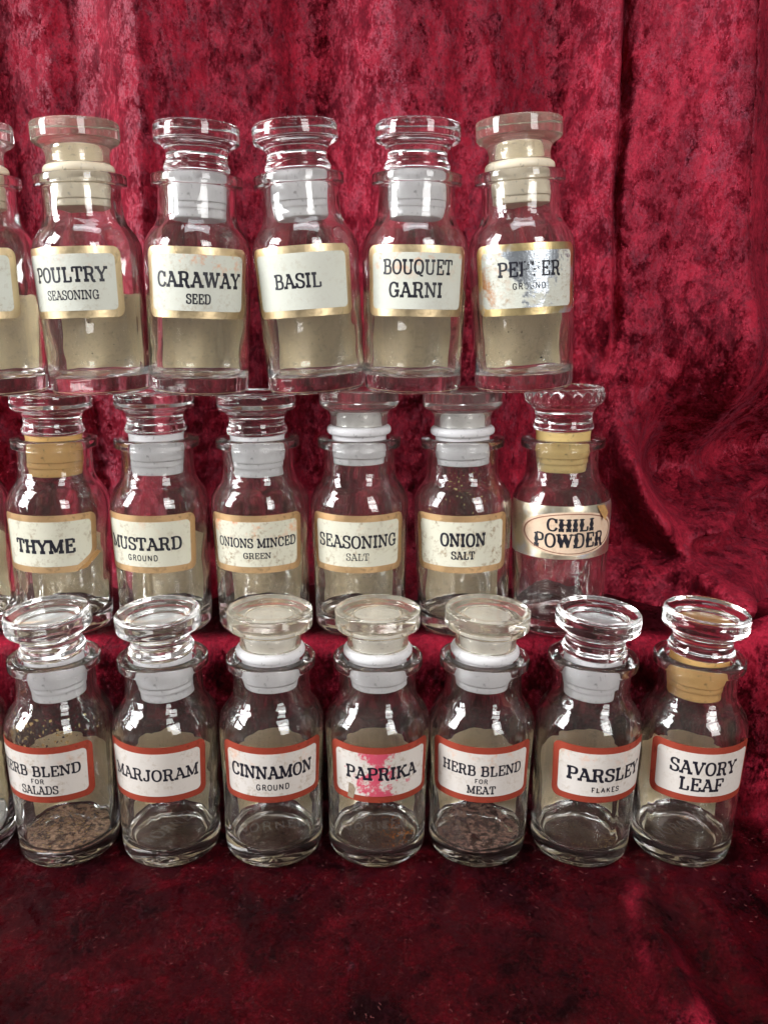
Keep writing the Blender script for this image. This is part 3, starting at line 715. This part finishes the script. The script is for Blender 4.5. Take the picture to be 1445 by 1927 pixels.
Y = {T: 40.63, Mi: 41.198, B: 36.08}
made = []
for i, (row, x, tilt, lab_a, fk, sk, slv, back, lines, orange, stain, text) in enumerate(JAR):
    root = bpy.data.objects.new('spice_jar', None); COL.objects.link(root)
    root.empty_display_size = .02
    root['label'] = text; root['category'] = 'spice jar'; root['group'] = 'glass spice jars in three rows'
    if row == T:
        c1, h1, sl = base_line[i]
        zb = STEP_Z + h1 + sl * (x - c1) + .0
    elif row == Mi: zb = STEP_Z + .005
    else: zb = .01
    root.location = (x * CM, Y[row] * CM, zb * CM)
    root.rotation_euler = (0, -R(tilt), 0)
    b = use_mesh('glass_bottle', JARS[i % 4], root); b.rotation_euler = (0, 0, i * 1.7)
    smesh, cups = STOP[sk]
    st = use_mesh('stopper', smesh, root)
    cp = use_mesh('plastic_sleeve', cups[slv], st)
    dz = 0.0
    if row == Mi: dz = tops[i] - ST_TOP[sk]
    st.location = (0, 0, dz * CM)
    if row == B:       # loosely seated, leaning a little
        tl = {14: (6, 4), 15: (5, 4), 16: (1, 0), 17: (1, 1), 18: (3, -3), 19: (3, -4), 20: (2, -4), 13: (2, 2)}[i]
        st.rotation_euler = (R(tl[0] * .6), -R(tl[1] * .6), 0)
        pv = Vector((0, 0, 9.2 * CM))
        st.location = pv - st.rotation_euler.to_matrix() @ pv + Vector((0, 0, .03 * CM))
    # front label
    hw = 61
    z0, z1 = {T: (3.38, 6.36), Mi: (3.32, 6.12), B: (3.44, 6.12)}[row]
    a0, a1 = R(lab_a - hw), R(lab_a + hw)
    if fk == 'chili':
        fl = wrap_sheet('front_label', R(-88), R(78), 4.0, 6.55, .012, .05, M_BAND, root, n=64)
        # oval panel with two fine rings
        def oval(cx, cz, ra, rz):
            def f(a, lo, hi):
                t = (a - cx) / ra; q = math.sqrt(max(0, 1 - t * t)); return cz - rz * q, cz + rz * q
            return f
        pm = paper('oval_paper', (.80, .60, .44), 11.0, .35, .15)
        ca = R(2)
        wrap_sheet('paper_panel', ca - R(62), ca + R(62), 4.2, 6.3, .026, 0, pm, fl, .006, 64, oval(ca, 5.24, R(62), 1.06))
        # thin brown ring as a strip
        rv, rf_ = [], []
        for k in range(120):
            t = 2 * math.pi * k / 120
            for rr in (.90, .94):
                rv.append(pol(ca + R(62) * rr * math.cos(t), 5.24 + 1.06 * (rr - .015) * math.sin(t), .036))
        for k in range(120):
            q = 2 * k; q2 = 2 * ((k + 1) % 120); rf_.append((q, q + 1, q2 + 1, q2))
        mesh_obj('printed_ring', rv, rf_, simple('brown_print', (.30, .12, .07)), fl)
        lettering(lines, fl, .036)
        tv = [pol(R(33), 6.5, .03), pol(R(44), 6.5, .10), pol(R(46), 6.15, .22), pol(R(40), 5.80, .26), pol(R(37), 6.1, .12)]
        mesh_obj('torn_flap', tv, [(0, 1, 2, 4), (4, 2, 3)], M_TORN, fl, False)
    else:
        cutout = None
        if i == 7:       # lower right corner of the thyme label is peeled off
            def cutout(a, lo, hi):
                t = (a - R(lab_a + 35)) / R(26)
                return (lo + max(0, t) * .75, hi) if t > 0 else (lo, hi)
        fl = wrap_sheet('front_label', a0, a1, z0, z1, .012, .36, M_REDCAST if row == B else FOILS[fk], root, hole=cutout)
        bd = .31
        ba = R(bd / 2.36 * 57.3)
        spec = 'pink' if i == 17 else ('silver' if i == 5 else None)
        pm = paper('label_paper', {T: CREAM1, Mi: CREAM2, B: WHITE3}[row], i * 1.93 + .7, stain, orange, spec)
        wrap_sheet('paper_panel', a0 + ba, a1 - ba, z0 + bd, z1 - bd, .026, .22, pm, fl, .006, hole=cutout)
        if lines:
            wear = None
            if i == 5:
                rw = random.Random(5)
                def wear(q, W, s):
                    t = q[0][0] / W
                    return .34 < t < .66 and rw.random() < (.55 if s == 'PEPPER' else .6)
            lettering(lines, fl, .036, wear)
        if i == 7:
            e = R(lab_a + 35); g = R(lab_a + 62)
            tv = [pol(e - .02, z0 + .02, .03), pol(e + .16, z0 + .16, .20), pol(g, z0 + .80, .24), pol(g - .03, z0 + .86, .04), pol(e + .22, z0 + .42, .05)]
            mesh_obj('peeled_corner', tv, [(0, 1, 4), (1, 2, 3, 4)], M_TORN, fl, False)
        if i == 17:
            tv = [pol(R(lab_a - 38 + k), z, .040) for k, z in ((0, 3.55), (7, 3.5), (9.5, 4.0), (7.5, 4.22), (2, 4.28), (1, 3.95))]
            mesh_obj('torn_patch', tv, [(0, 1, 2, 3, 4, 5)], simple('grey_tan_paper', (.34, .26, .18)), fl, False)
    # label on the far side, its tan back seen through the jar
    if back is not None:
        rg = .10 if row != T else .03
        wrap_sheet('back_label', R(180 + back - 62), R(180 + back + 62), .75, 4.35, .012, .05, M_TAN, root, ragged=rg, seed=i * 3.1)
    made.append(root)

def residue(root, mat, r, z, bump, name='spice_residue', seed=0):
    verts, faces = [], []
    nr, ns = 18, 64
    verts.append((0, 0, (z + bump * .5) * CM))
    for a in range(1, nr + 1):
        for k in range(ns):
            t = 2 * math.pi * k / ns; rr = r * a / nr
            hh = z + bump * (.5 + noise.noise(Vector((rr * math.cos(t) * .9, rr * math.sin(t) * .9, seed)))) + .04 * noise.noise(Vector((rr * math.cos(t) * 9, rr * math.sin(t) * 9, seed)))
            if a == nr: hh = z - .01
            verts.append((rr * math.cos(t) * CM, rr * math.sin(t) * CM, hh * CM))
    for k in range(ns): faces.append((0, 1 + k, 1 + (k + 1) % ns))
    for a in range(nr - 1):
        for k in range(ns):
            q = 1 + a * ns; k2 = (k + 1) % ns
            faces.append((q + k, q + ns + k, q + ns + k2, q + k2))
    return mesh_obj(name, verts, faces, mat, root)
def bits(root, mat, spots, name, size=.05, seed=1):
    """little flat flakes stuck to the inside of the glass; spots: (angle, z, r or None)"""
    rr = random.Random(seed); verts, faces = [], []
    for a, z, rad_ in spots:
        r = rad_ if rad_ is not None else rad(z) - .27
        c = Vector((r * math.sin(a), -r * math.cos(a), z))
        t = Vector((math.cos(a), math.sin(a), 0)); up = Vector((0, 0, 1))
        if rad_ is not None: up = Vector((-math.sin(a), math.cos(a), 0))
        nn = t.cross(up)
        th = rr.random() * 6.3; s = size * (.4 + rr.random()); e = s * (.25 + .6 * rr.random())
        u = t * math.cos(th) + up * math.sin(th); v = -t * math.sin(th) + up * math.cos(th)
        k = len(verts)
        for du, dv, dn in ((-s, 0, 0), (0, -e, .3 * e), (s, 0, 0), (0, e, .3 * e), (0, 0, .8 * e)):
            verts.append((c + u * du + v * dv - nn * dn) * CM)
        faces += [(k, k + 1, k + 4), (k + 1, k + 2, k + 4), (k + 2, k + 3, k + 4), (k + 3, k, k + 4), (k + 3, k + 2, k + 1, k)]
    o = mesh_obj(name, verts, faces, mat, root, False); o['kind'] = 'stuff'
    return o
rb = random.Random(3)
residue(made[14], M_HERB, 1.93, .76, .12, seed=2)
bits(made[14], M_FLAKE, [(rb.gauss(-.2, .7), rb.uniform(6.0, 7.1), None) for _ in range(90)], 'herb_flakes', .08, 4)
bits(made[14], M_DARKFLAKE, [(rb.gauss(-.3, .8), rb.uniform(5.9, 7.2), None) for _ in range(60)], 'dark_flakes', .05, 5)
bits(made[14], M_FLAKE, [(rb.uniform(0, 6.28), rb.uniform(.83, .90), 1.9 * math.sqrt(rb.random())) for _ in range(170)], 'herb_grains', .055, 24)
bits(made[14], M_DARKFLAKE, [(rb.uniform(0, 6.28), rb.uniform(.83, .90), 1.9 * math.sqrt(rb.random())) for _ in range(25)], 'dark_grains', .05, 25)
residue(made[18], M_DUST, 1.92, .77, .06, seed=5)
residue(made[13], M_SALT, 1.98, .80, .9, seed=8)
bits(made[13], M_DARKFLAKE, [(rb.uniform(0, 6.28), 1.45, rb.uniform(.2, 1.8)) for _ in range(70)], 'dark_flakes', .05, 6)
bits(made[17], M_ORANGE, [(rb.gauss(.9, .5), .84 + rb.random() * .05, rb.uniform(.5, 1.85)) for _ in range(110)], 'paprika_flakes', .06, 7)
bits(made[17], M_ORANGE, [(rb.gauss(2.3, .5), .84 + rb.random() * .05, rb.uniform(.5, 1.85)) for _ in range(50)], 'paprika_flakes', .03, 17)
bits(made[19], M_FLAKE, [(rb.gauss(.4, .7), .82, rb.uniform(1.2, 1.88)) for _ in range(120)], 'parsley_flakes', .03, 8)
bits(made[11], M_FLAKE, [(rb.gauss(0, .5), rb.uniform(6.2, 8.0), None) for _ in range(60)], 'onion_flakes', .055, 9)
bits(made[5], M_DARKFLAKE, [(rb.gauss(-.4, .6), rb.uniform(.7, 3.3), None) for _ in range(10)], 'pepper_flakes', .05, 10)
bits(made[1], M_DARKFLAKE, [(rb.gauss(.5, .5), rb.uniform(.9, 3.2), None) for _ in range(22)], 'spice_specks', .025, 12)

def floor_mark(root, word, rot):
    q, W = text_quads(word, 'sans', .9); verts, faces = [], []
    for quad in q:
        k = len(verts)
        for u, v in quad:
            x, y = (u - W / 2) * .5, (v - .5) * .62
            verts.append(((x * math.cos(rot) - y * math.sin(rot)) * CM, (x * math.sin(rot) + y * math.cos(rot)) * CM, .875 * CM))
        faces.append((k, k + 1, k + 2, k + 3))
    mesh_obj('raised_lettering', verts, faces, M_BEADS, root, False)
for k_, rot in ((15, 1.0), (16, .18), (17, .1), (20, .5)): floor_mark(made[k_], 'NORNEM', rot)

# ------------------------------------------------------------------ lint on the velvet in front
def build_lint():
    rr = random.Random(11); verts, faces = [], []
    for _ in range(900):
        x = rr.uniform(-20, 20); y = rr.uniform(24, 37.5); z = .03 + rr.random() * .05
        th = rr.random() * 6.28; L = rr.uniform(.05, .2); cv = rr.uniform(-1.5, 1.5); wd = rr.uniform(.003, .006)
        px, py, pz = x, y, z
        prev = None
        for k in range(6):
            a = th + cv * k / 5
            dx, dy = math.cos(a), math.sin(a)
            l_ = (px - dy * wd, py + dx * wd, pz); r_ = (px + dy * wd, py - dx * wd, pz); m_ = (px, py, pz + wd * 1.5)
            idx = [len(verts), len(verts) + 1, len(verts) + 2]
            verts += [tuple(c * CM for c in q) for q in (l_, m_, r_)]
            if prev: faces += [(prev[0], idx[0], idx[1], prev[1]), (prev[1], idx[1], idx[2], prev[2])]
            prev = idx
            px += dx * L / 5; py += dy * L / 5; pz += rr.uniform(-.01, .02)
    o = mesh_obj('lint', verts, faces, M_LINT)
    o['kind'] = 'stuff'; o['label'] = 'pale lint fibres scattered on the dark velvet in front of the jars'; o['category'] = 'lint'
    return o
build_lint()
